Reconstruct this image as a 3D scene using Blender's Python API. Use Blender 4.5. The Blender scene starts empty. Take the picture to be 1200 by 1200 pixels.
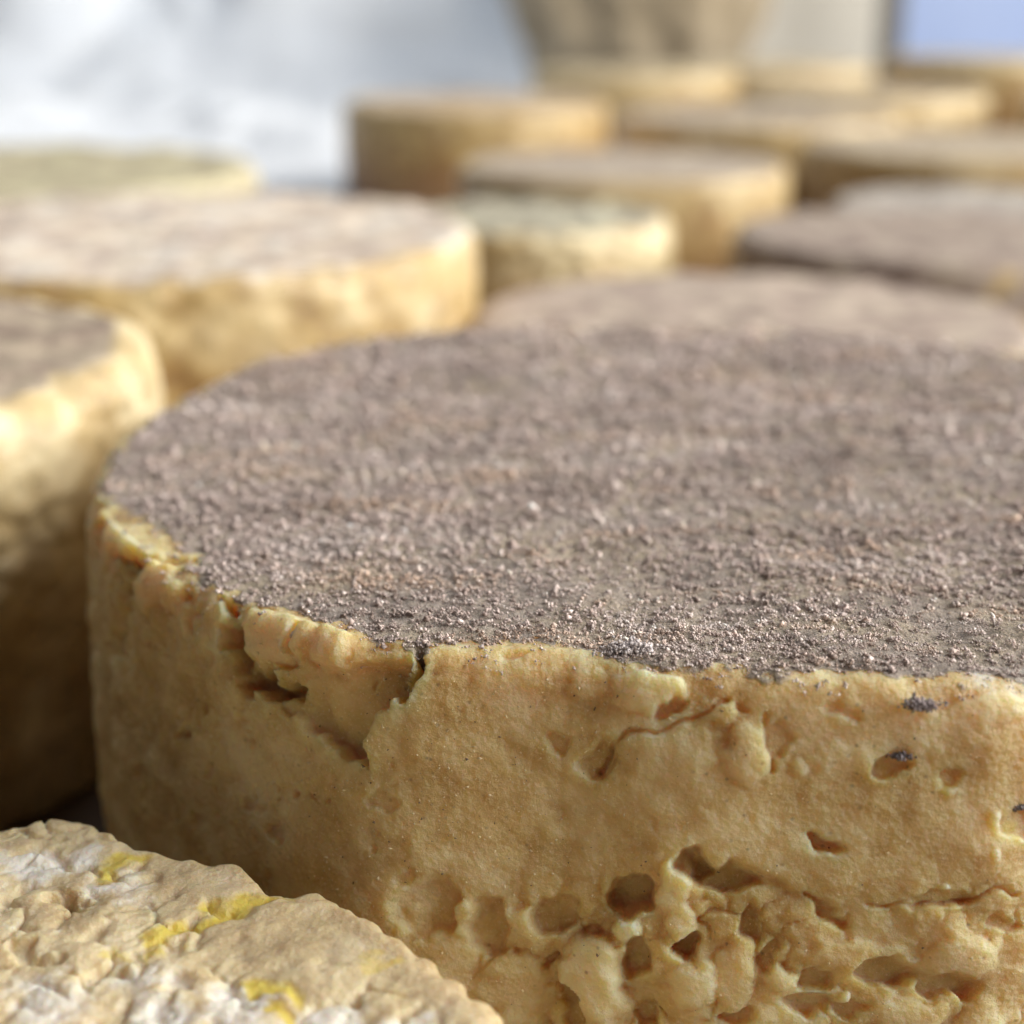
import bpy, math, random
import numpy as np

random.seed(7)
rng = np.random.default_rng(11)
S = bpy.context.scene
COL = S.collection

# ------------------------------------------------------------------ camera
FPX = 1900.0                      # focal length in photograph pixels (1200 px frame)
PITCH = math.atan(620.0 / FPX)
CAMZ = 0.1135
cam_d = bpy.data.cameras.new('camera')
cam_d.sensor_width = 36.0
cam_d.lens = 36.0 * FPX / 1200.0
cam_d.clip_start = 0.005
cam_d.clip_end = 50.0
cam_d.dof.use_dof = True
cam_d.dof.focus_distance = 0.139
cam_d.dof.aperture_fstop = 16.5
cam = bpy.data.objects.new('camera', cam_d)
cam.location = (0, 0, CAMZ)
cam.rotation_euler = (math.pi / 2 - PITCH, 0, 0)
COL.objects.link(cam)
S.camera = cam

# ------------------------------------------------------------------ light
W = bpy.data.worlds.new('World')
S.world = W
W.use_nodes = True
bg = W.node_tree.nodes['Background']
bg.inputs[0].default_value = (1.0, 0.87, 0.79, 1)
bg.inputs[1].default_value = 0.13


def area(name, loc, target, sx, sy, power, col):
    l = bpy.data.lights.new(name, 'AREA')
    l.shape = 'RECTANGLE'
    l.size, l.size_y = sx, sy
    l.energy = power
    l.color = col
    o = bpy.data.objects.new(name, l)
    o.location = loc
    d = np.array(target, float) - np.array(loc, float)
    from mathutils import Vector
    o.rotation_euler = Vector(d).to_track_quat('-Z', 'Y').to_euler()
    COL.objects.link(o)
    return o


area('window_light', (1.85, 0.22, 1.05), (0.0, 0.40, 0.04), 2.6, 1.7, 122, (1.0, 0.97, 0.92))
area('rear_window_light', (-0.2, 1.3, 1.7), (-0.15, 1.2, 0.0), 1.4, 0.7, 10, (0.70, 0.84, 1.0))

S.view_settings.view_transform = 'Standard'
S.view_settings.look = 'None'
S.view_settings.exposure = 0.0
S.view_settings.gamma = 1.0
S.view_settings.use_curve_mapping = False
S.render.engine = 'CYCLES'
S.cycles.use_denoising = True
S.cycles.use_adaptive_sampling = True
S.cycles.adaptive_threshold = 0.02
S.cycles.max_bounces = 7
S.cycles.diffuse_bounces = 4


# ------------------------------------------------------------------ pixel <-> world
cP, sP = math.cos(PITCH), math.sin(PITCH)


def back(pts, z):
    P = np.asarray(pts, float)
    u = (P[:, 0] - 600) / FPX
    v = (P[:, 1] - 600) / FPX
    d = np.stack([u, cP - v * sP, -sP - v * cP], 1)
    t = (z - CAMZ) / d[:, 2]
    return d[:, :2] * t[:, None]


def proj(P):
    x, y, z = P[..., 0], P[..., 1], P[..., 2] - CAMZ
    dep = y * cP - z * sP
    up = y * sP + z * cP
    dep = np.where(dep < 1e-3, 1e-3, dep)
    return 600 + FPX * x / dep, 600 - FPX * up / dep


# ------------------------------------------------------------------ noise
_perm = np.random.default_rng(3).permutation(256)
_perm = np.concatenate([_perm, _perm, _perm])
_g = np.random.default_rng(4).normal(size=(256, 3))
_g /= np.linalg.norm(_g, axis=1)[:, None]


def perlin(P):
    P = np.asarray(P, float)
    I = np.floor(P).astype(np.int64)
    f = P - I
    I &= 255
    w = f * f * f * (f * (f * 6 - 15) + 10)
    out = np.zeros(P.shape[0])
    for dx in (0, 1):
        wx = w[:, 0] if dx else 1 - w[:, 0]
        a = _perm[(I[:, 0] + dx)]
        for dy in (0, 1):
            wy = w[:, 1] if dy else 1 - w[:, 1]
            b = _perm[a + ((I[:, 1] + dy) & 255)]
            for dz in (0, 1):
                wz = w[:, 2] if dz else 1 - w[:, 2]
                h = _perm[b + ((I[:, 2] + dz) & 255)]
                g = _g[h]
                out += wx * wy * wz * (g[:, 0] * (f[:, 0] - dx) + g[:, 1] * (f[:, 1] - dy) + g[:, 2] * (f[:, 2] - dz))
    return out * 1.6


def fbm(P, octaves=3, gain=0.5):
    s = np.zeros(P.shape[0])
    a = 1.0
    Q = np.array(P, float)
    for o in range(octaves):
        s += a * perlin(Q)
        Q = Q * 2.03 + 17.3
        a *= gain
    return s


_cp = np.random.default_rng(5).random((256, 3))


def worley(P):
    I = np.floor(P).astype(np.int64)
    f = P - I
    F1 = np.full(P.shape[0], 9.0)
    F2 = np.full(P.shape[0], 9.0)
    for dx in (-1, 0, 1):
        a = _perm[(I[:, 0] + dx) & 255]
        for dy in (-1, 0, 1):
            b = _perm[a + ((I[:, 1] + dy) & 255)]
            for dz in (-1, 0, 1):
                h = _perm[b + ((I[:, 2] + dz) & 255)]
                c = _cp[h]
                d2 = (c[:, 0] + dx - f[:, 0]) ** 2 + (c[:, 1] + dy - f[:, 1]) ** 2 + (c[:, 2] + dz - f[:, 2]) ** 2
                m = d2 < F1
                F2 = np.where(m, F1, np.minimum(F2, d2))
                F1 = np.where(m, d2, F1)
    return np.sqrt(F1), np.sqrt(F2)


def sstep(a, b, x):
    t = np.clip((x - a) / (b - a), 0, 1)
    return t * t * (3 - 2 * t)


def seg_dist(x, y, pts):
    d = np.full(x.shape, 1e9)
    for (x0, y0), (x1, y1) in zip(pts[:-1], pts[1:]):
        ex, ey = x1 - x0, y1 - y0
        t = np.clip(((x - x0) * ex + (y - y0) * ey) / (ex * ex + ey * ey + 1e-9), 0, 1)
        d = np.minimum(d, np.hypot(x - x0 - t * ex, y - y0 - t * ey))
    return d


def poly_sd(x, y, pts):
    """signed distance, negative inside"""
    n = len(pts)
    d = seg_dist(x, y, list(pts) + [pts[0]])
    ins = np.zeros(x.shape, bool)
    for i in range(n):
        x0, y0 = pts[i]
        x1, y1 = pts[(i + 1) % n]
        c = ((y0 > y) != (y1 > y)) & (x < (x1 - x0) * (y - y0) / ((y1 - y0) if y1 != y0 else 1e-9) + x0)
        ins ^= c
    return np.where(ins, -d, d)


# ------------------------------------------------------------------ object helpers
def mesh_obj(name, V, Fq, mat, parent=None, smooth=True, attrs=None):
    me = bpy.data.meshes.new(name)
    V = np.asarray(V, np.float32)
    Fq = np.asarray(Fq, np.int32)
    n, k = Fq.shape
    me.vertices.add(len(V))
    me.vertices.foreach_set('co', V.ravel())
    me.loops.add(n * k)
    me.loops.foreach_set('vertex_index', Fq.ravel())
    me.polygons.add(n)
    me.polygons.foreach_set('loop_start', np.arange(0, n * k, k, dtype=np.int32))
    me.polygons.foreach_set('loop_total', np.full(n, k, np.int32))
    me.update(calc_edges=True)
    me.polygons.foreach_set('use_smooth', np.full(n, smooth, bool))
    for an, (typ, data) in (attrs or {}).items():
        a = me.attributes.new(an, typ, 'POINT')
        a.data.foreach_set('color' if typ == 'FLOAT_COLOR' else 'value', np.asarray(data, np.float32).ravel())
    me.validate()
    me.materials.append(mat)
    o = bpy.data.objects.new(name, me)
    COL.objects.link(o)
    if parent:
        o.parent = parent
    return o


def empty(name, loc, label, cat, group=None):
    o = bpy.data.objects.new(name, None)
    o.location = loc
    o.empty_display_size = 0.02
    COL.objects.link(o)
    o['label'] = label
    o['category'] = cat
    if group:
        o['group'] = group
    return o


# ------------------------------------------------------------------ materials
class NT:
    def __init__(self, name):
        self.m = bpy.data.materials.new(name)
        self.m.use_nodes = True
        self.t = self.m.node_tree
        self.b = self.t.nodes['Principled BSDF']
        self.out = self.t.nodes['Material Output']

    def n(self, typ, **kw):
        x = self.t.nodes.new(typ)
        for k, v in kw.items():
            if k in x.inputs:
                x.inputs[k].default_value = v
            else:
                setattr(x, k, v)
        return x

    def l(self, a, b):
        self.t.links.new(a, b)

    def coords(self):
        if not hasattr(self, 'tc'):
            self.tc = self.n('ShaderNodeTexCoord')
        return self.tc.outputs['Object']

    def noise(self, scale, detail=3, rough=0.55, off=None):
        x = self.n('ShaderNodeTexNoise', Scale=scale, Detail=detail, Roughness=rough)
        if off:
            mp = self.n('ShaderNodeMapping')
            mp.inputs['Location'].default_value = (off, off * 1.7, off * 0.3)
            self.l(self.coords(), mp.inputs[0])
            self.l(mp.outputs[0], x.inputs['Vector'])
        else:
            self.l(self.coords(), x.inputs['Vector'])
        return x.outputs['Fac']

    def ramp(self, fac, stops):
        r = self.n('ShaderNodeValToRGB')
        e = r.color_ramp.elements
        while len(e) < len(stops):
            e.new(0.5)
        for i, (p, c) in enumerate(stops):
            e[i].position = p
            e[i].color = (c[0], c[1], c[2], 1) if hasattr(c, '__len__') else (c, c, c, 1)
        self.l(fac, r.inputs[0])
        return r.outputs[0]

    def mix(self, fac, a, b, blend='MIX'):
        x = self.n('ShaderNodeMix', data_type='RGBA', blend_type=blend)
        for s, v in ((x.inputs[0], fac), (x.inputs[6], a), (x.inputs[7], b)):
            if hasattr(v, 'is_linked') or hasattr(v, 'links'):
                self.l(v, s)
            elif hasattr(v, '__len__'):
                s.default_value = (v[0], v[1], v[2], 1)
            else:
                s.default_value = v
        return x.outputs[2]

    def attr(self, name):
        a = self.n('ShaderNodeAttribute')
        a.attribute_name = name
        return a

    def math(self, op, a, b=0.0):
        x = self.n('ShaderNodeMath', operation=op)
        for i, v in enumerate((a, b)):
            if hasattr(v, 'links'):
                self.l(v, x.inputs[i])
            else:
                x.inputs[i].default_value = v
        return x.outputs[0]

    def bump(self, h, strength, dist, prev=None):
        b = self.n('ShaderNodeBump', Strength=strength, Distance=dist)
        self.l(h, b.inputs['Height'])
        if prev is not None:
            self.l(prev, b.inputs['Normal'])
        return b.outputs[0]


def cheese_paste(name, stops, top_stops, sss=0.55, fine=True, speck=0.5, relief=1.0, radius=(0.0042, 0.0021, 0.0007)):
    """cut / pressed cheese paste; attribute 'crust' (0..1) turns it into the mouldy top rind,
    attribute 'pale' lightens curd lumps, 'stain' yellow mould, 'white' white bloom"""
    k = NT(name)
    n1 = k.noise(160, 4, 0.6)
    n2 = k.noise(900, 3, 0.6, 3.1)
    base = k.ramp(n1, stops)
    base = k.mix(k.math('MULTIPLY', n2, 0.35 if fine else 0.12), base, (0.80, 0.62, 0.34))
    if fine:
        gr = k.ramp(k.noise(3600, 2, 0.7, 12.0), [(0.56, 0.0), (0.72, 1.0)])
        base = k.mix(k.math('MULTIPLY', gr, 0.5), base, (0.88, 0.74, 0.48))
    pale = k.attr('pale').outputs['Fac']
    base = k.mix(pale, base, (0.86, 0.74, 0.47))
    if not fine:
        base = k.mix(k.attr('brown').outputs['Fac'], base, (0.27, 0.14, 0.05))
    # fine dark spores
    if fine:
        v = k.n('ShaderNodeTexVoronoi', Scale=750.0)
        k.l(k.coords(), v.inputs['Vector'])
        sp = k.ramp(v.outputs['Distance'], [(0.06, 1.0), (0.17, 0.0)])
        spm = k.math('MULTIPLY', k.math('MULTIPLY', sp, k.ramp(k.noise(120, 2, 0.5, 7.0), [(0.42, 0.0), (0.62, 1.0)])), speck)
        base = k.mix(spm, base, (0.16, 0.115, 0.08))
    # top rind
    t1 = k.noise(95, 5, 0.65, 1.3)
    t2 = k.noise(1300, 2, 0.6, 5.0)
    top = k.ramp(t1, top_stops)
    top = k.mix(k.math('MULTIPLY', t2, 0.45), top, (0.50, 0.45, 0.40))
    oi = k.n('ShaderNodeObjectInfo')
    top = k.mix(1.0, top, oi.outputs['Color'], 'MULTIPLY')
    cr = k.attr('crust').outputs['Fac']
    crn = k.ramp(k.math('ADD', cr, k.math('MULTIPLY', k.math('SUBTRACT', k.noise(330, 4, 0.7, 2.0), 0.5), 1.1)), [(0.42, 0.0), (0.62, 1.0)])
    base = k.mix(crn, base, top)
    st = k.attr('stain').outputs['Fac']
    stn = k.ramp(k.math('ADD', st, k.math('MULTIPLY', k.math('SUBTRACT', k.noise(700, 4, 0.7, 9.0), 0.5), 0.9)), [(0.3, 0.0), (0.95, 1.0)])
    base = k.mix(k.math('MULTIPLY', stn, 0.8), base, (0.72, 0.55, 0.05))
    wh = k.attr('white').outputs['Fac']
    whn = k.ramp(k.math('ADD', wh, k.math('MULTIPLY', k.math('SUBTRACT', k.noise(420, 5, 0.7, 4.0), 0.5), 1.2)), [(0.4, 0.0), (0.75, 1.0)])
    base = k.mix(k.math('MULTIPLY', whn, 0.85), base, (0.78, 0.73, 0.65))
    k.l(base, k.b.inputs['Base Color'])
    rr = k.ramp(k.noise(500, 3, 0.6, 6.0), [(0.3, 0.28), (0.7, 0.55)])
    k.l(k.mix(crn, rr, (0.9, 0.9, 0.9)), k.b.inputs['Roughness'])
    k.l(k.mix(crn, (0.5, 0.5, 0.5), (0.03, 0.03, 0.03)), k.b.inputs['Specular IOR Level'])
    if sss:
        k.l(k.mix(crn, (sss, sss, sss), (0.04, 0.04, 0.04)), k.b.inputs['Subsurface Weight'])
        k.b.inputs['Subsurface Radius'].default_value = (1, radius[1] / radius[0], radius[2] / radius[0])
        k.b.inputs['Subsurface Scale'].default_value = radius[0]
    if fine:
        nb = k.bump(k.noise(3400, 3, 0.75, 8.0), 0.9 * relief, 0.0003)
        v2 = k.n('ShaderNodeTexVoronoi', Scale=1700.0)
        k.l(k.coords(), v2.inputs['Vector'])
        nb = k.bump(v2.outputs['Distance'], 0.6 * relief, 0.00026, nb)
        nb = k.bump(k.noise(700, 4, 0.6, 11.0), 0.3 * relief, 0.0003, nb)
        nb = k.bump(k.math('MULTIPLY', k.noise(1900, 4, 0.7, 14.0), crn), 1.0, 0.0012, nb)
    else:
        nb = k.bump(k.noise(600, 4, 0.65, 8.0), 0.6, 0.0006)
    k.l(nb, k.b.inputs['Normal'])
    return k.m


PASTE = [(0.34, (0.52, 0.32, 0.10)), (0.5, (0.69, 0.495, 0.215)), (0.66, (0.82, 0.66, 0.37))]
MOLD = [(0.3, (0.47, 0.385, 0.335)), (0.45, (0.56, 0.465, 0.395)), (0.57, (0.64, 0.525, 0.40)), (0.7, (0.70, 0.58, 0.41))]
m_main = cheese_paste('main_paste', PASTE, MOLD, 0.85, radius=(0.0066, 0.0036, 0.0014))
FPASTE = [(0.34, (0.44, 0.32, 0.18)), (0.5, (0.58, 0.46, 0.27)), (0.66, (0.68, 0.57, 0.38))]
m_front = cheese_paste('front_paste', FPASTE, FPASTE, 0.5, True, 0.45, 0.55)
YPASTE = [(0.34, (0.25, 0.13, 0.035)), (0.5, (0.41, 0.26, 0.08)), (0.66, (0.56, 0.40, 0.165))]
TOPS = [(0.32, (0.19, 0.14, 0.11)), (0.45, (0.37, 0.30, 0.245)), (0.55, (0.50, 0.43, 0.33)), (0.7, (0.64, 0.57, 0.44))]
m_back = cheese_paste('aged_paste', YPASTE, TOPS, 0.0, False)


def grain_mat():
    k = NT('mould_powder')
    c = k.attr('tone').outputs['Color']
    k.l(c, k.b.inputs['Base Color'])
    k.b.inputs['Roughness'].default_value = 0.85
    k.b.inputs['Specular IOR Level'].default_value = 0.08
    k.b.inputs['Subsurface Weight'].default_value = 0.0
    return k.m


m_grain = grain_mat()


def simple(name, stops, scale, rough=0.8, bscale=None, bdist=0.001):
    k = NT(name)
    k.l(k.ramp(k.noise(scale, 5, 0.6), stops), k.b.inputs['Base Color'])
    k.b.inputs['Roughness'].default_value = rough
    if bscale:
        k.l(k.bump(k.noise(bscale, 4, 0.6, 2.0), 0.6, bdist), k.b.inputs['Normal'])
    return k.m


def wood_mat():
    k = NT('dark_board')
    mp = k.n('ShaderNodeMapping')
    mp.inputs['Scale'].default_value = (30, 3, 30)
    k.l(k.coords(), mp.inputs[0])
    nz = k.n('ShaderNodeTexNoise', Scale=4.0, Detail=6.0, Roughness=0.65)
    k.l(mp.outputs[0], nz.inputs['Vector'])
    k.l(k.ramp(nz.outputs['Fac'], [(0.3, (0.05, 0.03, 0.016)), (0.7, (0.13, 0.08, 0.042))]), k.b.inputs['Base Color'])
    k.b.inputs['Roughness'].default_value = 0.7
    return k.m


def cloth_mat(name, c0, c1, weave=900):
    k = NT(name)
    w1 = k.n('ShaderNodeTexWave', Scale=weave, Distortion=1.0)
    k.l(k.coords(), w1.inputs['Vector'])
    k.l(k.ramp(k.noise(14, 4, 0.6), [(0.3, c0), (0.7, c1)]), k.b.inputs['Base Color'])
    k.b.inputs['Roughness'].default_value = 0.95
    k.b.inputs['Sheen Weight'].default_value = 0.2
    k.l(k.bump(w1.outputs['Fac'], 0.3, 0.0004), k.b.inputs['Normal'])
    return k.m


# ------------------------------------------------------------------ setting
def board():
    V = []
    x0, x1, y0, y1, z0, z1 = -1.2, 1.2, -0.25, 2.6, -0.03, 0.0
    V = [(x, y, z) for z in (z0, z1) for y in (y0, y1) for x in (x0, x1)]
    Fq = [(0, 2, 3, 1), (4, 5, 7, 6), (0, 1, 5, 4), (2, 6, 7, 3), (0, 4, 6, 2), (1, 3, 7, 5)]
    o = mesh_obj('shelf_board', V, Fq, wood_mat(), smooth=False)
    o['kind'] = 'structure'
    o['label'] = 'dark wooden ripening board under the cheese wheels'


board()


# ------------------------------------------------------------------ cheese wheels
def outline_from(pts, z, cx, cy, R, smooth=3):
    q = back(pts, z)
    th = np.arctan2(q[:, 1] - cy, q[:, 0] - cx)
    r = np.hypot(q[:, 0] - cx, q[:, 1] - cy)
    T = np.linspace(-math.pi, math.pi, 721)[:-1]
    # points known inside their own range, circle elsewhere
    o = np.argsort(th)
    th, r = th[o], r[o]
    gap = np.diff(np.concatenate([th, [th[0] + 2 * math.pi]]))
    ins_t, ins_r = list(th), list(r)
    for i, g in enumerate(gap):
        if g > 0.7:
            n = int(g / 0.25)
            for j in range(1, n):
                t = th[i] + g * j / n
                t = (t + math.pi) % (2 * math.pi) - math.pi
                ins_t.append(t)
                ins_r.append(R)
    o = np.argsort(ins_t)
    it, ir = np.array(ins_t)[o], np.array(ins_r)[o]
    rr = np.interp(T, np.concatenate([it - 2 * math.pi, it, it + 2 * math.pi]), np.tile(ir, 3))
    kw = np.hanning(2 * smooth + 3)
    kw /= kw.sum()
    ext = np.concatenate([rr[-50:], rr, rr[:50]])
    rr = np.convolve(ext, kw, 'same')[50:-50]
    return T, rr


def wheel_grid(thetas, T, rr, H, rim, nside, nrim, ftop, zs=None, bulge=0.0):
    """returns base positions (n_prof,n_theta,3) relative to wheel base centre, directions, type arrays"""
    rO = np.interp(thetas, np.concatenate([T - 2 * math.pi, T, T + 2 * math.pi]), np.tile(rr, 3))
    c, s = np.cos(thetas), np.sin(thetas)
    rows, dirs, topf, sidef = [], [], [], []
    if zs is None:
        zs = np.linspace(0.0, H - rim, nside)
    # underside ring
    for z in zs:
        t = z / H
        b = bulge * math.sin(math.pi * t)
        foot = 0.0015 * math.exp(-z / 0.0012)
        r = rO + b - foot
        rows.append(np.stack([r * c, r * s, np.full_like(c, z)], 1))
        dirs.append(np.stack([c, s, 0 * c], 1))
        topf.append(0.0)
    for i in range(1, nrim + 1):
        a = math.pi / 2 * i / nrim
        r = rO - rim + rim * math.cos(a)
        rows.append(np.stack([r * c, r * s, np.full_like(c, H - rim + rim * math.sin(a))], 1))
        dirs.append(np.stack([c * math.cos(a), s * math.cos(a), np.full_like(c, math.sin(a))], 1))
        topf.append(math.sin(a) ** 2)
    for f in ftop:
        r = (rO - rim) * f
        rows.append(np.stack([r * c, r * s, np.full_like(c, H)], 1))
        dirs.append(np.stack([0 * c, 0 * c, np.ones_like(c)], 1))
        topf.append(1.0)
    return np.array(rows), np.array(dirs), np.array(topf)


def grid_faces(nr, nt):
    i = np.arange(nr - 1)[:, None]
    j = np.arange(nt)[None, :]
    j2 = (j + 1) % nt
    a = i * nt + j
    b = i * nt + j2
    c = (i + 1) * nt + j2
    d = (i + 1) * nt + j
    return np.stack([a, b, c, d], -1).reshape(-1, 4)


def dense_thetas(lo, hi, nd, ns):
    """nd samples between lo and hi, ns round the rest"""
    a = np.linspace(lo, hi, nd, endpoint=False)
    b = np.linspace(hi, lo + 2 * math.pi, ns, endpoint=False)
    return np.concatenate([a, b])


# ---- main wheel --------------------------------------------------
MC = np.array([0.0221, 0.1925])
MR, MH = 0.0726, 0.060
MAIN_PX = [(103, 585), (112, 545), (130, 520), (185, 478), (250, 443), (300, 422), (380, 402), (500, 387), (700, 383),
           (860, 386), (1025, 394), (1200, 413), (135, 635), (200, 672), (300, 718), (440, 762), (640, 768), (800, 790),
           (1000, 800), (1200, 806)]
MT, Mrr = outline_from(MAIN_PX, MH, MC[0], MC[1], MR, 9)


def warp_px(P, px, py, amp, scale):
    a = fbm(P * scale + 3.3, 2, 0.4) * amp
    b = fbm(P * scale + 41.7, 2, 0.4) * amp
    return px + a, py + b


HOLES = [  # cx, cy, rx, ry, angle, depth mm
    (742, 1048, 30, 27, 0, 3.0), (815, 1013, 26, 16, 8, 2.6), (850, 1028, 45, 20, 12, 1.5), (967, 994, 26, 9, 20, 1.6),
    (748, 1124, 18, 26, -15, 2.6), (803, 1110, 18, 11, -10, 2.4), (1045, 1142, 44, 17, 5, 1.9), (1112, 1158, 50, 13, 10, 1.7),
    (955, 1150, 26, 13, 0, 1.6), (950, 1178, 38, 12, 0, 1.6), (640, 1125, 14, 7, -10, 1.2), (756, 1190, 20, 18, 0, 1.6),
    (860, 1190, 28, 10, 0, 1.5), (500, 1068, 36, 40, 30, 1.1), (575, 1085, 26, 30, 0, 1.0), (655, 1070, 30, 20, -20, 1.2),
    (690, 1095, 16, 12, 0, 1.0), (670, 1180, 12, 45, -18, 1.3),
    (1045, 895, 26, 17, 0, 1.1), (1115, 915, 20, 10, -20, 0.7), (1195, 965, 22, 16, 0, 0.9), (1105, 1055, 40, 10, 0, 0.7),
    (305, 800, 26, 22, 10, 3.6), (322, 812, 22, 11, 5, 3.4), (282, 775, 13, 24, -12, 1.7), (213, 858, 8, 8, 0, 1.0), (318, 975, 9, 12, 0, 0.9),
    (250, 900, 10, 8, 0, 0.5), (165, 905, 12, 9, 0, 0.5), (295, 945, 14, 9, 0, 0.5), (230, 960, 10, 10, 0, 0.5), (145, 830, 9, 14, 0, 0.5),
    (655, 865, 18, 12, 0, 0.6), (705, 890, 20, 30, 40, 0.8), (785, 828, 16, 9, -20, 1.1), (865, 830, 12, 8, 0, 0.6), (915, 865, 16, 22, 0, 0.6),
    (990, 835, 22, 9, 0, 0.5), (600, 760, 22, 8, 0, 0.5), (445, 940, 20, 12, 0, 0.4), (470, 1030, 18, 9, 0, 0.4), (1180, 1085, 18, 10, 0, 0.8),
    (880, 1085, 14, 26, 0, 1.1), (905, 1120, 12, 30, 15, 1.0), (1000, 1185, 24, 8, 0, 1.0)]
LUMPS = [  # cx, cy, rx, ry, angle, height mm, pale
    (735, 1084, 19, 20, 0, 1.7, .9), (698, 1150, 36, 58, -22, 1.8, .75), (792, 1040, 18, 34, 12, 1.2, .6), (800, 1078, 13, 30, 5, .9, .4),
    (812, 1150, 30, 28, 0, 1.3, .6), (862, 1140, 24, 40, 15, .9, .3), (915, 1145, 22, 18, 0, .9, .4), (1000, 1120, 60, 22, 0, .6, .1),
    (1130, 1120, 45, 26, 0, .6, .3), (1060, 1190, 60, 18, 0, .7, .2), (620, 1090, 36, 24, 10, .8, .25), (600, 1150, 40, 40, 0, .6, .1), (545, 1075, 14, 16, 0, .7, .3),
    (490, 1070, 9, 9, 0, .9, .4),
    (150, 625, 36, 30, 20, .9, .45), (185, 690, 28, 26, 0, 1.0, .3), (325, 745, 46, 30, 5, 1.0, .45), (390, 762, 26, 32, 20, 1.0, .4), (258, 735, 20, 30, 0, .6, .2),
    (320, 792, 17, 11, 15, .9, .2), (272, 815, 11, 22, -10, .6, .2), (306, 832, 18, 14, 0, .5, .2),
    (758, 808, 46, 26, -8, .95, .5), (872, 885, 26, 38, -10, .8, .45), (785, 885, 55, 38, 0, .45, .15), (690, 800, 26, 18, 0, .4, .2), (840, 835, 20, 14, 0, .5, .2),
    (985, 890, 34, 26, 0, .45, .2), (1100, 860, 50, 26, 0, .4, .2), (1160, 830, 50, 22, 0, .5, .5), (940, 900, 14, 9, 0, .5, .3), (590, 790, 40, 20, 0, .3, .2),
    (1108, 1040, 7, 6, 0, .7, .9), (995, 1172, 6, 8, 0, .9, 1.0), (1170, 960, 7, 12, 0, .5, .8), (1172, 1005, 6, 10, 0, .4, .7), (1113, 928, 8, 10, 0, .4, .6)]
CRACKS = [  # points, width px, depth mm
    ([(140, 648), (165, 655), (200, 658), (225, 652)], 7, 1.7), ([(160, 655), (152, 690), (140, 730), (134, 765)], 10, .9),
    ([(268, 708), (266, 735), (278, 770)], 7, 1.2), ([(226, 712), (222, 745)], 4, .5), ([(496, 762), (484, 790), (468, 818)], 6, 1.4), ([(352, 735), (345, 765), (325, 790)], 6, .7),
    ([(845, 822), (800, 845), (735, 862), (700, 905)], 5, .5), ([(895, 835), (902, 900)], 5, .4), ([(1020, 1060), (1110, 1062), (1190, 1045)], 4, .5), ([(940, 1045), (975, 1075), (1000, 1080)], 5, .7)]
RECESS = ([(478, 772), (466, 815), (430, 842), (427, 905), (400, 890), (345, 848), (318, 812), (352, 776), (410, 778)], 2.6)
TRI = ([(800, 1003), (880, 1010), (930, 1040), (990, 1078), (930, 1075), (880, 1120), (830, 1070)], 1.0)


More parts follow.
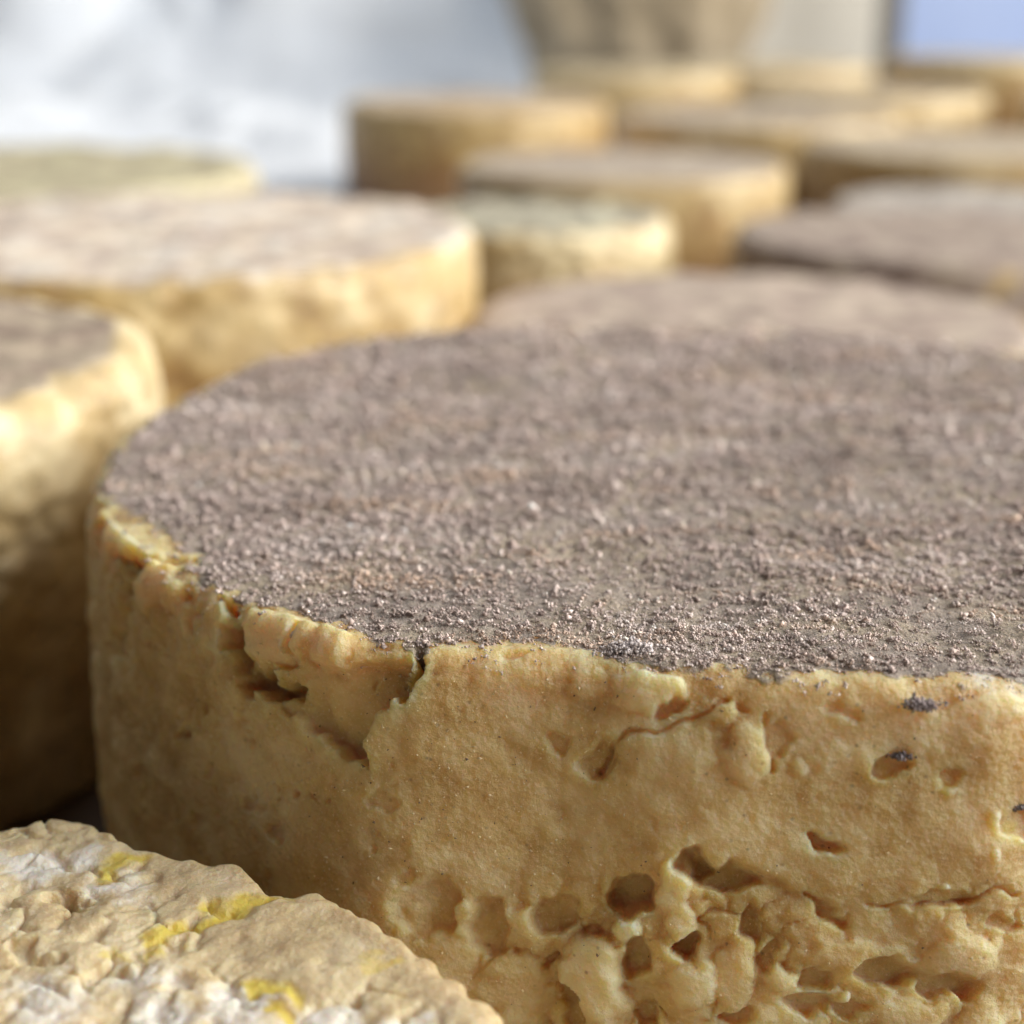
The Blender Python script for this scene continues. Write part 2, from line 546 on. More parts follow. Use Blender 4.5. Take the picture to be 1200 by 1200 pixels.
def main_disp(P, top, facing):
    """P world coords (n,3); returns displacement (m), pale mask, crust mask"""
    n = len(P)
    mm = P * 1000.0
    px, py = proj(P)
    d = 0.45 * fbm(mm / 9.0, 3) + 0.16 * fbm(mm / 2.2 + 9, 3) + 0.045 * fbm(mm / 0.55, 2)
    pale = np.zeros(n)
    side = 1 - top
    vis = np.where(facing, 1.0, 0.0) * sstep(0.985, 0.8, top)
    wx, wy = warp_px(mm, px, py, 11.0, 1 / 2.4)
    idx = np.where(vis > 0)[0]
    x, y = wx[idx], wy[idx]
    e = np.zeros(len(idx))
    pl = np.zeros(len(idx))
    # crumbly zones: broken curd
    zone = sstep(1000, 1090, y + 0.10 * (700 - x) * (x < 700)) * sstep(470, 640, x) * (0.55 + 0.45 * sstep(980, 800, x))
    zone2 = sstep(480, 330, x) * sstep(1050, 700, y) * 0.6 + sstep(650, 760, x) * sstep(930, 840, y) * 0.3 * sstep(1000, 850, x)
    z = np.clip(zone + zone2, 0, 1)
    F1, F2 = worley(mm[idx] / np.array([4.2, 4.2, 3.4]) + 0.35 * np.stack([fbm(mm[idx] / 3.0 + k * 13, 2, .4) for k in range(3)], 1))
    e += z * (1.3 * (0.5 - F1) - 0.55 * sstep(0.14, 0.0, F2 - F1) * sstep(-0.3, 0.3, fbm(mm[idx] / 5 + 44, 2)))
    pl += 0.25 * z * sstep(0.5, 0.1, F1)
    G1, G2 = worley(mm[idx] / 1.1 + 5.5)
    e += (0.05 + 0.12 * z) * (0.5 - G1)
    K1, K2 = worley(mm[idx] / 1.9 + 0.3 * fbm(mm[idx] / 1.2, 2)[:, None] + 2.2)
    e += z * 0.38 * (0.45 - K1)
    # little scooped pock marks everywhere
    pk = fbm(mm[idx] / 1.6 + 77, 2)
    e -= 0.6 * sstep(0.5, 0.95, pk) * (0.25 + 0.75 * sstep(520, 380, x))
    for (cx, cy, rx, ry, an, h, p) in LUMPS:
        a = math.radians(an)
        ux = ((x - cx) * math.cos(a) + (y - cy) * math.sin(a)) / rx
        uy = (-(x - cx) * math.sin(a) + (y - cy) * math.cos(a)) / ry
        q = np.hypot(ux, uy)
        dome = np.where(q < 1, np.sqrt(np.clip(1 - q ** 3, 0, 1)), 0)
        e = np.maximum(e, np.where(q < 1, e * (1 - dome) + (1.1 * h - .15) * dome, e))
        pl = np.maximum(pl, min(1.0, 1.25 * p) * sstep(1.1, 0.6, q))
    for (cx, cy, rx, ry, an, h) in HOLES:
        a = math.radians(an)
        ux = ((x - cx) * math.cos(a) + (y - cy) * math.sin(a)) / rx
        uy = (-(x - cx) * math.sin(a) + (y - cy) * math.cos(a)) / ry
        q = np.hypot(ux, uy)
        k = sstep(1.08, 0.74, q)
        e = e * (1 - k) + k * (0.35 * e - h)
        pl *= 1 - k
    for pts, w, h in CRACKS[2:]:
        dist = seg_dist(x, y, pts)
        e -= 1.5 * h * sstep(w * 1.15, w * 0.15, dist)
    sd = poly_sd(x, y, RECESS[0])
    k = sstep(1.5, -5, sd)
    ramp = np.clip(((x - 330) + 0.9 * (y - 770)) / 170.0, 0.15, 1)
    e -= k * RECESS[1] * ramp
    sd = poly_sd(x, y, TRI[0])
    e -= sstep(3, -9, sd) * TRI[1] * np.clip((1095 - y) / 80.0, 0.1, 1)
    # raised right lip beside the break
    e += 0.3 * sstep(16, 0, seg_dist(x, y, [(492, 768), (474, 820), (438, 845), (432, 900)])) * (x > 430)
    ef = np.zeros(n)
    ef[idx] = e * vis[idx]
    ci = np.where(facing & (py > 590) & (px < 560))[0]
    for pts, w, h in CRACKS[:2] + [CRACKS[2], CRACKS[4]]:
        ef[ci] -= 1.7 * h * sstep(w * 1.3, w * 0.2, seg_dist(wx[ci], wy[ci], pts))
    pale[idx] = pl * vis[idx]
    return d * 1e-3, np.clip(pale, 0, 1), ef * 1e-3


BARE = [[(140, 640), (200, 650), (235, 645), (230, 662), (160, 668)], [(262, 700), (275, 700), (275, 730), (262, 730)], [(90, 560), (140, 590), (190, 625), (220, 650), (165, 668), (140, 700), (80, 700)], [(268, 700), (330, 716), (380, 732), (440, 752), (485, 768), (430, 800), (260, 770)],
        [(510, 752), (640, 752), (700, 768), (790, 792), (700, 830), (500, 800)]]


def bare(px, py, mm):
    n1 = 10 * fbm(mm / 1.5 + 5, 2)
    b = np.zeros(len(px))
    for p in BARE:
        b = np.maximum(b, sstep(8, -6, poly_sd(px, py, p) + n1))
    return b


def thin_mould(px, py, mm):
    """rubbed streaks where the cheese shows through the mould"""
    wy = py + 16 * fbm(mm / 5 + 12, 2)
    t = np.zeros(len(px))
    for cx, cy, rx, ry, a in ((720, 690, 170, 40, 1), (1120, 560, 220, 28, 1), (880, 605, 190, 24, .9), (1000, 440, 260, 14, .7), (620, 540, 160, 14, .6), (1150, 740, 130, 24, .7)):
        t = np.maximum(t, a * np.exp(-((px - cx) / rx) ** 2 - ((wy - cy) / ry) ** 2))
    return t * (py > 400)


def crust_boundary_noise(mm):
    return fbm(mm / 3.5 + 21, 3)


SURF = {}


def build_main():
    lo, hi = math.radians(165), math.radians(165 + 140)
    th = dense_thetas(lo, hi, 880, 130)
    zs = np.concatenate([np.linspace(0, 0.012, 14, endpoint=False), np.linspace(0.012, MH - 0.0022, 205)])
    ftop = np.concatenate([np.linspace(0.998, 0.80, 50), np.linspace(0.795, 0.12, 52), [0.05, 0.002]])
    rows, dirs, topf = wheel_grid(th, MT, Mrr, MH, 0.0022, 0, 14, ftop, zs, bulge=0.0012)
    nr, nt, _ = rows.shape
    P = rows.reshape(-1, 3) + np.array([MC[0], MC[1], 0])
    D = dirs.reshape(-1, 3)
    T = np.repeat(topf, nt)
    rad = P[:, :2] - MC
    rad /= np.linalg.norm(rad, axis=1)[:, None] + 1e-9
    facing = ((rad * (np.array([0, 0]) - P[:, :2])).sum(1) > -0.01) & (P[:, 2] > 0.004)
    d, pale, ef = main_disp(P, T, facing)
    rowi = np.repeat(np.arange(nr), nt)
    D2 = D + np.array([0, 0, 0.5]) * (1 - T)[:, None]
    D2 /= np.linalg.norm(D2, axis=1)[:, None]
    Q = P + D * d[:, None] + D2 * ef[:, None]
    Q[:, 2] = np.maximum(Q[:, 2], 0.0002)
    px, py = proj(P)
    mm = P * 1000
    # crust: top surface up to the rim, ragged
    rO = np.interp(np.arctan2(P[:, 1] - MC[1], P[:, 0] - MC[0]), np.concatenate([MT, MT + 2 * math.pi]), np.tile(Mrr, 2))
    rn = np.hypot(P[:, 0] - MC[0], P[:, 1] - MC[1])
    inset = (rO - rn) * 1000.0
    crust = sstep(-0.4, 3.6, inset - 0.3 + 1.9 * crust_boundary_noise(mm)) * (T > 0.12) * (1 - bare(px, py, mm) * (py > 500)) * (1 - 0.3 * thin_mould(px, py, mm))
    zero = np.zeros(len(P))
    stain = zero.copy()
    for (sx, sy, r) in ((1040, 900, 18), (1110, 925, 16), (1190, 975, 20), (1195, 700, 0.1)):
        stain = np.maximum(stain, 0.55 * np.exp(-((px - sx) ** 2 + (py - sy) ** 2) / (r * r)) * facing * (T < .5))
    white = 0.6 * sstep(980, 1200, px) * sstep(850, 800, py) * facing * (T > 0.02) * (py > 780)
    SURF.update(Q=Q, T=T, facing=facing, crust=crust, px=px, py=py, P=P)
    Fq = grid_faces(nr, nt)
    root = empty('cheese_wheel', (MC[0], MC[1], 0), 'large cheese wheel with grey powdery mould top and cracked, crumbling ochre side', 'cheese')
    o = mesh_obj('cheese_body', Q - np.array([MC[0], MC[1], 0]), Fq, m_main, root,
                 attrs={'pale': ('FLOAT', pale), 'crust': ('FLOAT', crust), 'stain': ('FLOAT', stain), 'white': ('FLOAT', white)})
    return root


ICO_V = None


def ico():
    p = (1 + 5 ** 0.5) / 2
    V = np.array([(-1, p, 0), (1, p, 0), (-1, -p, 0), (1, -p, 0), (0, -1, p), (0, 1, p), (0, -1, -p), (0, 1, -p), (p, 0, -1), (p, 0, 1), (-p, 0, -1), (-p, 0, 1)])
    V /= np.linalg.norm(V[0])
    F = np.array([(0, 11, 5), (0, 5, 1), (0, 1, 7), (0, 7, 10), (0, 10, 11), (1, 5, 9), (5, 11, 4), (11, 10, 2), (10, 7, 6), (7, 1, 8), (3, 9, 4), (3, 4, 2), (3, 2, 6), (3, 6, 8), (3, 8, 9), (4, 9, 5), (2, 4, 11), (6, 2, 10), (8, 6, 7), (9, 8, 1)])
    return V, F


OCT_V = np.array([(1, 0, 0), (-1, 0, 0), (0, 1, 0), (0, -1, 0), (0, 0, 1), (0, 0, -1)], float)
OCT_F = np.array([(0, 2, 4), (2, 1, 4), (1, 3, 4), (3, 0, 4), (2, 0, 5), (1, 2, 5), (3, 1, 5), (0, 3, 5)])
ICO_V, ICO_F = ico()


def grains(C, rad, tone, V, F):
    n = len(C)
    k = len(V)
    j = rng.normal(size=(n, k, 3)) * 0.38
    ax = rng.uniform(0.65, 1.35, (n, 1, 3))
    P = C[:, None, :] + rad[:, None, None] * ax * (V[None] + j)
    Fa = F[None] + (np.arange(n) * k)[:, None, None]
    col = np.concatenate([np.repeat(tone, k, 0), np.ones((n * k, 1))], 1)
    return P.reshape(-1, 3), Fa.reshape(-1, 3), col


def join(parts):
    off, VV, FF, CC = 0, [], [], []
    for v, f, c in parts:
        VV.append(v)
        FF.append(f + off)
        CC.append(c)
        off += len(v)
    return np.concatenate(VV), np.concatenate(FF), np.concatenate(CC)


def top_height(xy):
    P = np.concatenate([xy, np.full((len(xy), 1), MH)], 1)
    d, _, _ = main_disp(P, np.ones(len(P)), np.zeros(len(P), bool))
    return MH + d


def mould_tones(xy, r):
    """colour of each grain: dusty mauve grey, pale tips, patches of darker and browner mould"""
    P3 = np.concatenate([xy * 1000, np.zeros((len(xy), 1))], 1)
    big = fbm(P3 / np.array([24.0, 8.0, 9.0]) + 31, 3)
    mid = fbm(P3 / 2.5 + 51, 2)
    dark = np.array([0.38, 0.315, 0.285])
    midc = np.array([0.67, 0.58, 0.555])
    light = np.array([0.88, 0.83, 0.81])
    t = np.clip(0.45 + 0.24 * rng.normal(size=len(xy)) * 0.75 + 0.45 * big + 0.15 * mid, 0, 1)
    c = np.where(t[:, None] < .5, dark + (midc - dark) * (t[:, None] * 2), midc + (light - midc) * (t[:, None] * 2 - 1))
    br = sstep(0.1, 0.6, fbm(P3 / np.array([22.0, 6.0, 9.0]) + 71, 3))[:, None] * 0.45
    c = c * (1 - br) + br * c * np.array([1.22, 1.04, 0.76])
    return c


def build_mould(root):
    def sample(n):
        rr_ = np.sqrt(rng.random(n))
        th = rng.uniform(-math.pi, math.pi, n)
        rO = np.interp(th, MT, Mrr)
        r = rr_ * rO
        xy = np.stack([MC[0] + r * np.cos(th), MC[1] + r * np.sin(th)], 1)
        return xy, (rO - r) * 1000
    N = 420000
    xy, inset = sample(N)
    dist = np.hypot(xy[:, 0], xy[:, 1])
    P3 = np.concatenate([xy * 1000, np.full((N, 1), MH * 1000)], 1)
    px, py = proj(P3 / 1000)
    edge = sstep(0.1, 3.4, inset - 0.2 + 1.9 * crust_boundary_noise(P3)) * (1 - 0.93 * bare(px, py, P3) * (py > 500)) * (inset > 2.1)
    streak = fbm(P3 / np.array([30.0, 9.0, 9.0]) + 91, 3) + 0.35 * fbm(P3 / 1.5 + 15, 2)
    thin = thin_mould(px, py, P3)
    patch = (0.55 + 0.45 * sstep(-0.5, 0.1, streak)) * (1 - 0.62 * thin)
    vis = xy[:, 0] < 0.11
    area_tot = float(np.mean(Mrr ** 2) * math.pi)
    spacing = np.interp(dist, [0.115, 0.15, 0.2, 0.27], [0.00047, 0.00055, 0.00080, 0.00125])
    want = 1.0 / spacing ** 2 * area_tot / N
    keep = rng.random(N) < want * edge * patch * np.where(vis, 1, 0.35)
    xy, P3, sp = xy[keep], P3[keep], spacing[keep]
    z = top_height(xy)
    clump = np.clip(0.5 + 0.8 * fbm(P3 / 1.3 + 61, 3), 0.05, 1.3)
    C0 = np.concatenate([xy, z[:, None]], 1)
    # grains gathered on the rim itself, where the crust runs over the edge
    m = (SURF['T'] > 0.03) & SURF['facing'] & (np.hypot(SURF['P'][:, 0] - MC[0], SURF['P'][:, 1] - MC[1]) > np.interp(np.arctan2(SURF['P'][:, 1] - MC[1], SURF['P'][:, 0] - MC[0]), MT, Mrr) - 0.0024)
    k = np.where(m)[0]
    pr = SURF['crust'][k] ** 1.5 * 0.16 + 0.010
    k = k[rng.random(len(k)) < pr]
    C1 = SURF['Q'][k]
    print('rim clumps', len(k), 'top clumps', len(C0))
    C0 = np.concatenate([C0, C1])
    sp = np.concatenate([sp, np.full(len(C1), 0.00052)])
    clump = np.concatenate([clump, rng.uniform(0.1, 0.6, len(C1))])
    # every clump is a little heap of fluffy grains, palest at its tip
    ng = 8
    n = len(C0)
    big = rng.uniform(0.7, 1.35, n) * (1 + 0.7 * (rng.random(n) < 0.06))
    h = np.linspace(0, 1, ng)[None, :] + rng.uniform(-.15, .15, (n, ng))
    spread = (sp * 0.46)[:, None] * (1 - 0.55 * np.clip(h, 0, 1))
    G = C0[:, None, :] + np.stack([rng.normal(size=(n, ng)) * spread, rng.normal(size=(n, ng)) * spread,
                                   h * (0.00042 * clump * big)[:, None] * (sp / 0.00054)[:, None] ** .6 + 0.00002], -1)
    rad = (sp * big)[:, None] * (0.10 + 0.155 * rng.random((n, ng)) ** 1.5)
    base = mould_tones(C0[:, :2], None)
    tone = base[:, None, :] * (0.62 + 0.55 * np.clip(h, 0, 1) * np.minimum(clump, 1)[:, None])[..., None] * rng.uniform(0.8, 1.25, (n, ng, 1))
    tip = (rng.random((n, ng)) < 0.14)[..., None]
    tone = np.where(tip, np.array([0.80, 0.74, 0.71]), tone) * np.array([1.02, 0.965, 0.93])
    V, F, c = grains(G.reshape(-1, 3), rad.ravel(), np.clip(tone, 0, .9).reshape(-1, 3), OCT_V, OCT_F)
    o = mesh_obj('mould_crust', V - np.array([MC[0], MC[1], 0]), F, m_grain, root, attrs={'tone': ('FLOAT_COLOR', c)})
    o['kind'] = 'stuff'
    o['label'] = 'powdery mauve grey mould grains covering the top'
    # loose pale curd crumbs and dark spores clinging to the wall
    m = np.where((SURF['T'] < 0.05) & SURF['facing'] & (SURF['P'][:, 2] > 0.01))[0]
    pxm, pym = SURF['px'][m], SURF['py'][m]
    w = 0.25 + 1.2 * np.exp(-((pxm - 520) / 170) ** 2 - ((pym - 960) / 120) ** 2) + 0.8 * sstep(900, 800, pym)
    k = rng.choice(m, 7000, replace=False, p=w / w.sum())
    rad = 0.00003 + 0.00012 * rng.random(len(k)) ** 4
    sp_ = rng.random(len(k))
    tone = np.where(sp_[:, None] < 0.86, np.array([0.80, 0.68, 0.45]) * rng.uniform(.8, 1.1, (len(k), 1)), np.array([0.20, 0.15, 0.12]) * rng.uniform(.7, 1.4, (len(k), 1)))
    V, F, c = grains(SURF['Q'][k], rad, tone, OCT_V, OCT_F)
    o = mesh_obj('curd_crumbs', V - np.array([MC[0], MC[1], 0]), F, m_grain, root, attrs={'tone': ('FLOAT_COLOR', c)})
    o['kind'] = 'stuff'


def tuft(root, px, py, onside, rx, n, tone0, seed):
    """a small clump of loose mould clinging to the rim or side"""
    r = np.random.default_rng(seed)
    if onside:
        # intersect the pixel's ray with the wheel's wall
        u, v = (px - 600) / FPX, (py - 600) / FPX
        d = np.array([u, cP - v * sP, -sP - v * cP])
        ts = np.linspace(0.08, 0.3, 6000)
        p = ts[:, None] * d + np.array([0, 0, CAMZ])
        th = np.arctan2(p[:, 1] - MC[1], p[:, 0] - MC[0])
        rO = np.interp(th, MT, Mrr)
        hit = np.argmax((np.hypot(p[:, 0] - MC[0], p[:, 1] - MC[1]) < rO + 0.0006) & (p[:, 2] < MH + 0.0004))
        c = p[hit]
    else:
        q = back([(px, py)], MH)[0]
        c = np.array([q[0], q[1], float(top_height(q[None])[0]) + 0.0005])
    g = r.normal(size=(n * 3, 3))
    n *= 3
    g = g * np.array([rx, rx * .5, rx * .38]) * 0.62
    C = c + g
    n = len(C)
    rad = r.uniform(0.00005, 0.00014, n)
    tone = np.array(tone0) * r.uniform(0.6, 1.35, (n, 1))
    V, F, col = grains(C, rad, tone, ICO_V, ICO_F)
    mesh_obj('mould_tuft', V - np.array([MC[0], MC[1], 0]), F, m_grain, root, attrs={'tone': ('FLOAT_COLOR', col)})


main_root = build_main()
build_mould(main_root)
tuft(main_root, 738, 764, False, 0.0014, 220, (0.66, 0.60, 0.59), 1)
tuft(main_root, 1080, 826, True, 0.0010, 110, (0.33, 0.28, 0.28), 2)
tuft(main_root, 1055, 886, True, 0.0006, 60, (0.24, 0.21, 0.22), 3)
tuft(main_root, 1195, 945, True, 0.0005, 30, (0.26, 0.23, 0.23), 4)


# ---- front wheel (top seen from above, scalloped crumbly rim) ------
FC = np.array([-0.054, 0.074])
FR, FH = 0.060, 0.040
FRONT_PX = [(0, 966), (25, 962), (60, 951), (100, 957), (132, 975), (150, 986), (190, 990), (205, 1000), (222, 1002), (230, 996), (255, 1012), (270, 1004), (290, 1006),
            (302, 1020), (306, 1032), (338, 1048), (362, 1042), (395, 1048), (440, 1072), (465, 1092), (490, 1108), (515, 1130), (540, 1142), (548, 1160), (575, 1168), (590, 1188), (596, 1200)]
FT, Frr = outline_from(FRONT_PX, FH, FC[0], FC[1], FR, 1)


def build_front():
    lo, hi = math.radians(-12), math.radians(118)
    th = dense_thetas(lo, hi, 560, 70)
    zs = np.concatenate([np.linspace(0, 0.028, 12, endpoint=False), np.linspace(0.028, FH - 0.0016, 36)])
    ftop = np.concatenate([np.linspace(0.998, 0.34, 165), np.linspace(0.28, 0.002, 14)])
    rows, dirs, topf = wheel_grid(th, FT, Frr, FH, 0.0016, 0, 10, ftop, zs, 0.0008)
    nr, nt, _ = rows.shape
    P = rows.reshape(-1, 3) + np.array([FC[0], FC[1], 0])
    D = dirs.reshape(-1, 3)
    T = np.repeat(topf, nt)
    mm = P * 1000
    px, py = proj(P)
    wx, wy = warp_px(mm, px, py, 13.0, 1 / 2.4)
    topm = sstep(0.3, 1.0, T)
    d = 0.35 * fbm(mm / 8.0 + 5, 3) + 0.12 * fbm(mm / 1.8, 3) + 0.03 * fbm(mm / 0.5, 2)
    # smooth skin on the rim side, crumbled curd towards the lower left
    smooth = sstep(24, -30, poly_sd(wx, wy, [(240, 1085), (330, 1035), (440, 1060), (560, 1160), (600, 1215), (480, 1160), (330, 1135)]))
    smooth = np.maximum(smooth, sstep(14, -14, poly_sd(wx, wy, [(40, 950), (110, 950), (240, 1000), (300, 1010), (330, 1045), (210, 1060), (140, 985)])))
    rough = topm * (1 - smooth)
    F1, F2 = worley(mm / 4.4 + 0.45 * np.stack([fbm(mm / 3.2 + k * 9, 2, .4) for k in range(3)], 1))
    d += rough * (0.55 * (0.5 - F1) - 0.6 * sstep(0.16, 0.0, F2 - F1) * sstep(-0.3, 0.3, fbm(mm / 5 + 44, 2)) - 0.2 + 0.26 * fbm(mm / 3.4 + 30, 3, .45))
    B1, _ = worley(mm / 2.6 + 8)
    d += 0.9 * (0.45 - B1) * sstep(0.98, 0.6, T)
    G1, _ = worley(mm / 0.9 + 3)
    d += (0.04 + 0.07 * rough) * (0.5 - G1)
    streaks = [([(172, 1100), (215, 1082), (270, 1062), (335, 1040)], 15, 0.9), ([(292, 1150), (330, 1152), (352, 1168)], 16, 0.8),
               ([(120, 1016), (165, 1008)], 16, 0.5), ([(430, 1132), (462, 1118)], 14, 0.0), ([(318, 1180), (345, 1190)], 12, 0.5), ([(125, 1112), (150, 1118)], 9, 0.3)]
    stain = np.zeros(len(P))
    for pts, w, h in streaks:
        ds = seg_dist(wx, wy, pts)
        d -= topm * 0.4 * h * sstep(w, w * 0.2, ds)
        stain = np.maximum(stain, sstep(w * 1.2, w * 0.1, ds) * (1.0 if h > .4 else 0.6))
    for pts, w, h in [([(60, 1045), (80, 1055)], 12, 1.5), ([(405, 1172), (415, 1175)], 8, 1.5), ([(20, 990), (60, 1000), (110, 1020)], 10, 0.6), ([(20, 1110), (60, 1120)], 12, .8),
                      ([(100, 1140), (150, 1120), (230, 1100)], 10, .6)]:
        d -= topm * h * sstep(w, w * 0.2, seg_dist(wx, wy, pts))
    white = np.zeros(len(P))
    for (cx, cy, rx, ry, a) in [(280, 1178, 60, 42, 1.0), (385, 1192, 60, 22, 1.1), (190, 1190, 70, 40, .85), (40, 1012, 60, 22, 1.0), (130, 1040, 60, 22, .75), (160, 1140, 80, 30, .7), (60, 1170, 90, 50, .75), (470, 1195, 60, 14, .8), (105, 1005, 34, 14, .8), (30, 1085, 60, 20, .5)]:
        white = np.maximum(white, a * np.exp(-((wx - cx) / rx) ** 2 - ((wy - cy) / ry) ** 2))
    white *= topm * (1 - 0.8 * stain)
    pale = 0.25 * rough * sstep(0.5, 0.1, F1)
    Q = P + D * (d * 1e-3)[:, None]
    Q[:, 2] = np.maximum(Q[:, 2], 0.0002)
    root = empty('cheese_wheel', (FC[0], FC[1], 0), 'small low cheese wheel with yellow streaks, white bloom and scalloped crumbly rim', 'cheese')
    mesh_obj('cheese_body', Q - np.array([FC[0], FC[1], 0]), grid_faces(nr, nt), m_front, root,
             attrs={'pale': ('FLOAT', pale), 'crust': ('FLOAT', np.zeros(len(P))), 'stain': ('FLOAT', stain * topm), 'white': ('FLOAT', white)})


build_front()


# ---- the other wheels ---------------------------------------------
def wheel(cx, cy, R, zt, label, tint=(1, 1, 1), rim=0.004, rough=1.0, seed=0, nt=170, ns=26, pale=0.2, zb=0.0, crust_in=1.5, tilt=(0, 0), bulge=0.001, side_crust=0.0, bloom=0.0, brown=0.75, group='cheese wheels ripening in rows'):
    T = np.linspace(-math.pi, math.pi, 721)[:-1]
    H = zt - zb
    off = seed * 37.7
    rr = R * (1 + 0.014 * fbm(np.stack([np.cos(T) * 1.3 + off, np.sin(T) * 1.3, 0 * T], 1), 3))
    th = np.linspace(-math.pi, math.pi, nt, endpoint=False)
    ftop = np.concatenate([np.linspace(0.995, 0.05, 36), [0.002]])
    rows, dirs, topf = wheel_grid(th, T, rr, H, rim, ns, 9, ftop, None, bulge)
    nr, _, _ = rows.shape
    P = rows.reshape(-1, 3)
    D = dirs.reshape(-1, 3)
    Tt = np.repeat(topf, nt)
    mm = P * 1000 + off
    d = rough * (1.0 * fbm(mm / 16, 3) + 0.5 * fbm(mm / 4.5, 3))
    F1, F2 = worley(mm / 6.0)
    zone = sstep(-0.1, 0.5, fbm(mm / 22 + 8, 2)) * (1 - Tt)
    d += zone * rough * (1.6 * (0.5 - F1) - 0.8 * sstep(0.2, 0, F2 - F1))
    Q = P + D * (d * 1e-3)[:, None]
    Q[:, 2] = np.maximum(Q[:, 2], 0.0002)
    inset = (np.interp(np.arctan2(P[:, 1], P[:, 0]), T, rr) - np.hypot(P[:, 0], P[:, 1])) * 1000
    crust = sstep(-1, 3.5, inset - crust_in + 2.5 * fbm(mm / 9 + 4, 3)) * (Tt > 0.35)
    crust = np.maximum(crust, side_crust * sstep(-0.2, 0.25, fbm(mm / 12 + 14, 3) + 0.9 * P[:, 2] / H - 0.35))
    pal = np.clip((pale + 0.38 * sstep(0.45, 0.95, P[:, 2] / H + 0.25 * fbm(mm / 10 + 33, 3))) * (0.35 + 0.65 * sstep(-0.3, 0.5, fbm(mm / 14 + 60, 3))), 0, 0.9)
    z0 = np.zeros(len(P))
    wht = bloom * sstep(-0.1, 0.5, fbm(mm / 11 + 25, 3)) * (Tt > 0.5)
    brn = brown * sstep(0.75, 0.25, P[:, 2] / H + 0.35 * fbm(mm / 12 + 81, 3)) * (Tt < 0.3)
    root = empty('cheese_wheel', (cx, cy, zb), label, 'cheese', group)
    root.rotation_euler = (math.radians(tilt[0]), math.radians(tilt[1]), 0)
    o = mesh_obj('cheese_body', Q, grid_faces(nr, nt), m_back, root,
                 attrs={'pale': ('FLOAT', pal), 'crust': ('FLOAT', crust), 'stain': ('FLOAT', z0), 'white': ('FLOAT', wht), 'brown': ('FLOAT', brn)})
    o.color = (tint[0], tint[1], tint[2], 1)
    return root


CL = 0.0016     # the cloth at the back lies this high on the board
wheel(-0.116, 0.241, 0.0600, 0.060, 'thick cheese wheel with bright cream edge beside the large mouldy wheel', (0.95, 0.90, 0.85), 0.006, 1.0, 1, 400, 80, 0.6, crust_in=4.0, brown=0.35)
wheel(-0.081, 0.374, 0.0725, 0.060, 'broad cheese wheel with mottled pale grey top and thin cream rim behind the thick one', (1.45, 1.42, 1.42), 0.0035, 0.9, 2, 300, 46, 0.2, bloom=0.75)
wheel(-0.158, 0.511, 0.0780, 0.059, 'cheese wheel with greenish buff top beside the bright white cloth', (1.15, 1.2, 1.0), 0.004, 0.9, 3, bloom=0.4, side_crust=0.8)
wheel(0.008, 0.538, 0.0440, 0.041, 'smallest cheese wheel with lumpy pale edge and grey green top', (1.0, 1.08, 1.02), 0.005, 1.5, 4, pale=0.6)
wheel(0.052, 0.352, 0.0620, 0.0435, 'cheese wheel with smooth mauve grey top right behind the large mouldy wheel', (1.0, 0.95, 0.97), 0.004, 0.8, 5, crust_in=-1, side_crust=1)
wheel(0.047, 0.696, 0.0690, 0.041, 'cheese wheel with clean smooth honey yellow side and flat buff top', (1.0, 0.98, 0.96), 0.003, 0.5, 6, pale=0.1)
wheel(-0.020, 0.915, 0.0720, 0.052, 'tall cheese wheel with orange brown side standing against the white cloth', (1.2, 1.1, 0.95), 0.004, 0.8, 7, zb=CL, brown=1.0, pale=0.0)
wheel(0.135, 0.520, 0.0640, 0.038, 'low cheese wheel with dusky mauve top behind the smooth mauve grey one', (0.82, 0.78, 0.80), 0.005, 0.8, 8, crust_in=-2, side_crust=1)
wheel(0.187, 0.647, 0.0600, 0.031, 'low cheese wheel with bluish grey top between the dusky mauve and the brown rimmed wheels', (0.95, 1.0, 1.08), 0.004, 0.8, 9, crust_in=-1, side_crust=0.8)
wheel(0.226, 0.797, 0.0840, 0.040, 'cheese wheel with a dark brown rim behind the bluish grey one', (0.95, 0.92, 0.85), 0.004, 0.8, 10)
wheel(0.142, 0.965, 0.0820, 0.041, 'cheese wheel with grey brown top and cream right edge behind the honey yellow wheel', (0.95, 0.92, 0.88), 0.004, 0.9, 11)
wheel(0.090, 1.240, 0.0760, 0.052, 'yellowish cheese wheel in front of the brown sack', (1.1, 1.05, 0.85), 0.006, 0.9, 12, zb=CL)
wheel(0.240, 1.145, 0.0840, 0.043, 'cheese wheel with flat olive grey top in front of the grey post', (1.0, 0.97, 0.86), 0.004, 0.8, 13)
wheel(0.215, 1.365, 0.0780, 0.050, 'farthest cheese wheel standing at the foot of the grey post', (1.05, 1.02, 0.85), 0.005, 0.8, 14)
wheel(0.390, 1.360, 0.0880, 0.056, 'cheese wheel with olive top in front of the blue panel', (0.95, 0.93, 0.75), 0.006, 0.8, 15)
wheel(0.415, 1.060, 0.0850, 0.043, 'cheese wheel with buff top beside the olive grey one, cut off by the picture edge', (1.0, 0.97, 0.88), 0.004, 0.8, 16)


# ------------------------------------------------------------------ background things
def sheet(name, X, Y, Z, mat, thick, label, cat):
    """a draped cloth: grid surface with real thickness"""
    nu, nv = X.shape
    P = np.stack([X, Y, Z], -1).reshape(-1, 3)
    a = (np.arange(nu - 1)[:, None] * nv + np.arange(nv - 1)[None, :])
    Fq = np.stack([a, a + nv, a + nv + 1, a + 1], -1).reshape(-1, 4)
    o = mesh_obj(name, P, Fq, mat)
    md = o.modifiers.new('thickness', 'SOLIDIFY')
    md.thickness = thick
    md.offset = 0
    o['label'] = label
    o['category'] = cat
    return o


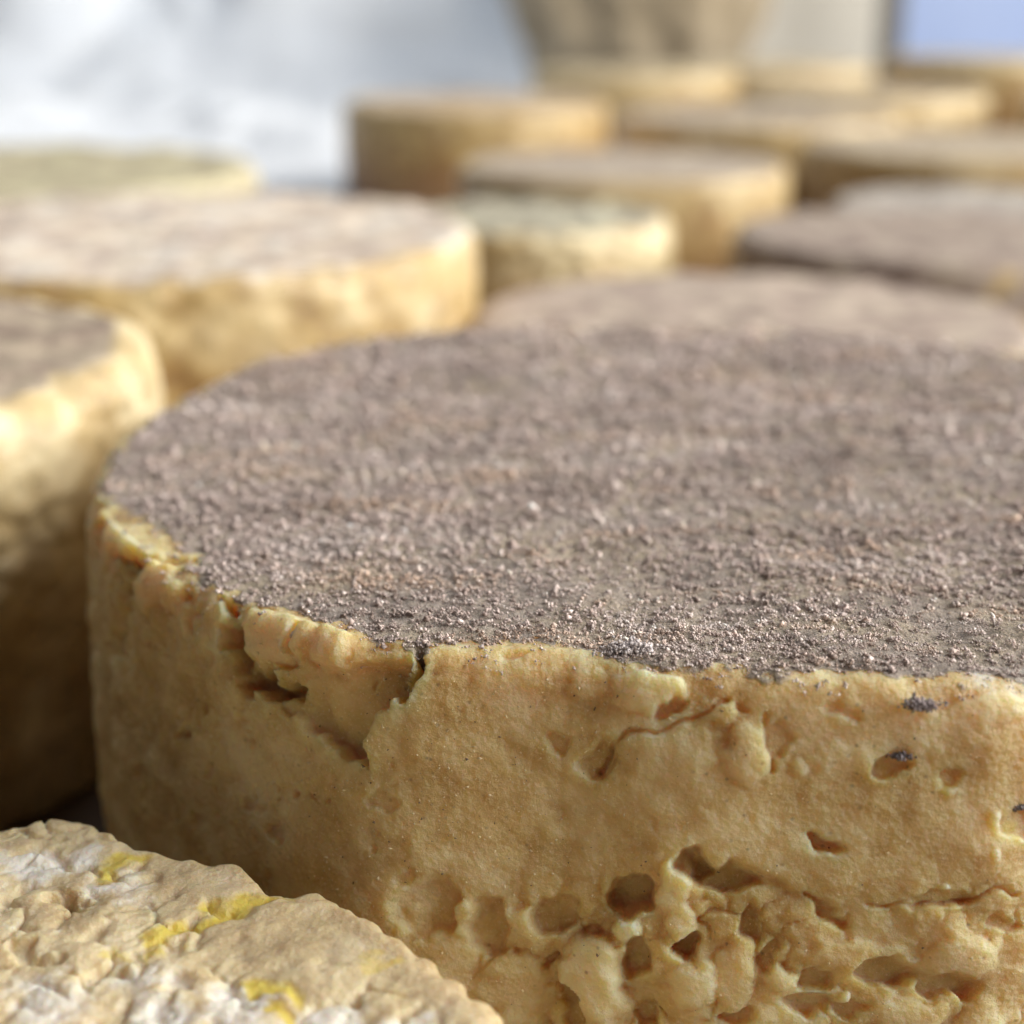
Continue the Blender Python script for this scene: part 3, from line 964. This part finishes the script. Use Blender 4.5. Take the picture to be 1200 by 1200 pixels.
def white_cloth():
    nu, nv = 150, 170
    u = np.linspace(-0.95, 0.07, nu)[:, None] * np.ones((1, nv))
    s = np.ones((nu, 1)) * np.linspace(0, 1.25, nv)[None, :]       # run along the cloth from the front hem
    y0 = 0.775 + 0.012 * np.sin(u * 9)
    flat = 0.78
    bend = 0.22
    Y = y0 + np.where(s < flat, s, flat + bend * np.sin(np.clip((s - flat) / bend, 0, math.pi / 2)))
    Z = np.where(s < flat, 0, bend * (1 - np.cos(np.clip((s - flat) / bend, 0, math.pi / 2)))) + np.clip(s - flat - bend * math.pi / 2, 0, 9)
    P3 = np.stack([u.ravel() * 6, s.ravel() * 5, 0 * u.ravel()], 1)
    f = fbm(P3, 4).reshape(nu, nv)
    left = sstep(0.06, -0.08, u) * sstep(0.28, 0.45, s)
    Z = Z + 0.0011 + left * np.clip(0.02 * (f + 0.45) + 0.005 * np.sin(u * 24 + s * 11 + 2 * f), 0, 1)
    Y = Y - sstep(0.8, 1.0, s) * 0.03 * np.sin(u * 22 + 1.5 * f)
    return sheet('white_cloth', u, Y, Z, cloth_mat('white_linen', (0.80, 0.83, 0.87), (0.87, 0.89, 0.91)), 0.0008,
                 'rumpled bluish white cloth lying on the board and rising behind the cheeses', 'cloth')


white_cloth()


def sack():
    """slumped coarse sack"""
    nt, nz = 120, 60
    cx, cy = 0.112, 1.52
    V = []
    th = np.linspace(-math.pi, math.pi, nt, endpoint=False)
    rows = []
    for i in range(nz):
        t = i / (nz - 1)
        r = 0.100 * (0.62 + 0.38 * math.sin(min(1, t / 0.45) * math.pi / 2)) * (1 if t > 0 else 0.05)
        if t > 0.9:
            r *= max(0.02, math.cos((t - 0.9) / 0.1 * math.pi / 2))
        z = 0.003 + 0.26 * t
        fold = 1 + 0.05 * np.sin(th * 5 + 2.2 * t) * (0.3 + t) + 0.05 * np.sin(th * 11 + 5 * t)
        rows.append(np.stack([r * fold * np.cos(th) * 1.15, r * fold * np.sin(th) * 0.75, np.full_like(th, z)], 1))
    P = np.array(rows).reshape(-1, 3)
    P += (fbm(P * 30, 3) * 0.006)[:, None] * np.array([1, 1, 0])
    root = empty('burlap_sack', (cx, cy, 0), 'brown coarse sack standing slumped behind the cheeses, at the edge of the white cloth', 'sack')
    mesh_obj('sack_body', P, grid_faces(nz, nt), cloth_mat('burlap', (0.33, 0.27, 0.18), (0.42, 0.35, 0.25), 500), root)


sack()


def cream_cloth():
    nu, nv = 120, 60
    u = np.linspace(0.10, 0.352, nu)[:, None] * np.ones((1, nv))
    v = np.ones((nu, 1)) * np.linspace(0.004, 0.42, nv)[None, :]
    Y = 1.63 - 0.003 * np.sin((u - 0.16) * 52 + 1.2 * v) * (0.5 + 0.5 * v / 0.4) + 0.0 * u
    sheet('cream_cloth', u, Y, v, cloth_mat('cream_linen', (0.58, 0.56, 0.50), (0.64, 0.62, 0.56)), 0.0014,
          'cream cloth hanging in folds between the brown sack and the grey post', 'cloth')


cream_cloth()


def box(name, c, s, mat, bevel=0.002, parent=None):
    x, y, z = (k / 2 for k in s)
    V = [(i * x, j * y, k * z) for k in (-1, 1) for j in (-1, 1) for i in (-1, 1)]
    Fq = [(0, 2, 3, 1), (4, 5, 7, 6), (0, 1, 5, 4), (2, 6, 7, 3), (0, 4, 6, 2), (1, 3, 7, 5)]
    o = mesh_obj(name, V, Fq, mat, parent, smooth=False)
    o.location = c
    md = o.modifiers.new('bevel', 'BEVEL')
    md.width = bevel
    md.segments = 3
    return o


def post_and_panel():
    m = simple('grey_metal', [(0.3, (0.12, 0.115, 0.11)), (0.7, (0.17, 0.165, 0.155))], 60, 0.5, 900, 0.0002)
    root = empty('shelf_post', (0.366, 1.68, 0), 'dark grey upright shelf post between the cream cloth and the blue panel', 'post')
    box('upright', (0, 0, 0.30), (0.040, 0.030, 0.596), m, 0.003, root)
    box('foot_plate', (0, 0, 0.006), (0.058, 0.048, 0.007), m, 0.001, root)
    mb = simple('blue_paint', [(0.3, (0.36, 0.47, 0.75)), (0.7, (0.40, 0.51, 0.79))], 8, 0.5)
    root = empty('blue_panel', (0.70, 1.78, 0), 'smooth pale blue panel standing upright behind the grey post', 'panel')
    box('panel_board', (0, 0, 0.33), (0.62, 0.02, 0.64), mb, 0.003, root)
    box('panel_foot', (0, 0.004, 0.006), (0.60, 0.05, 0.008), mb, 0.002, root)


post_and_panel()
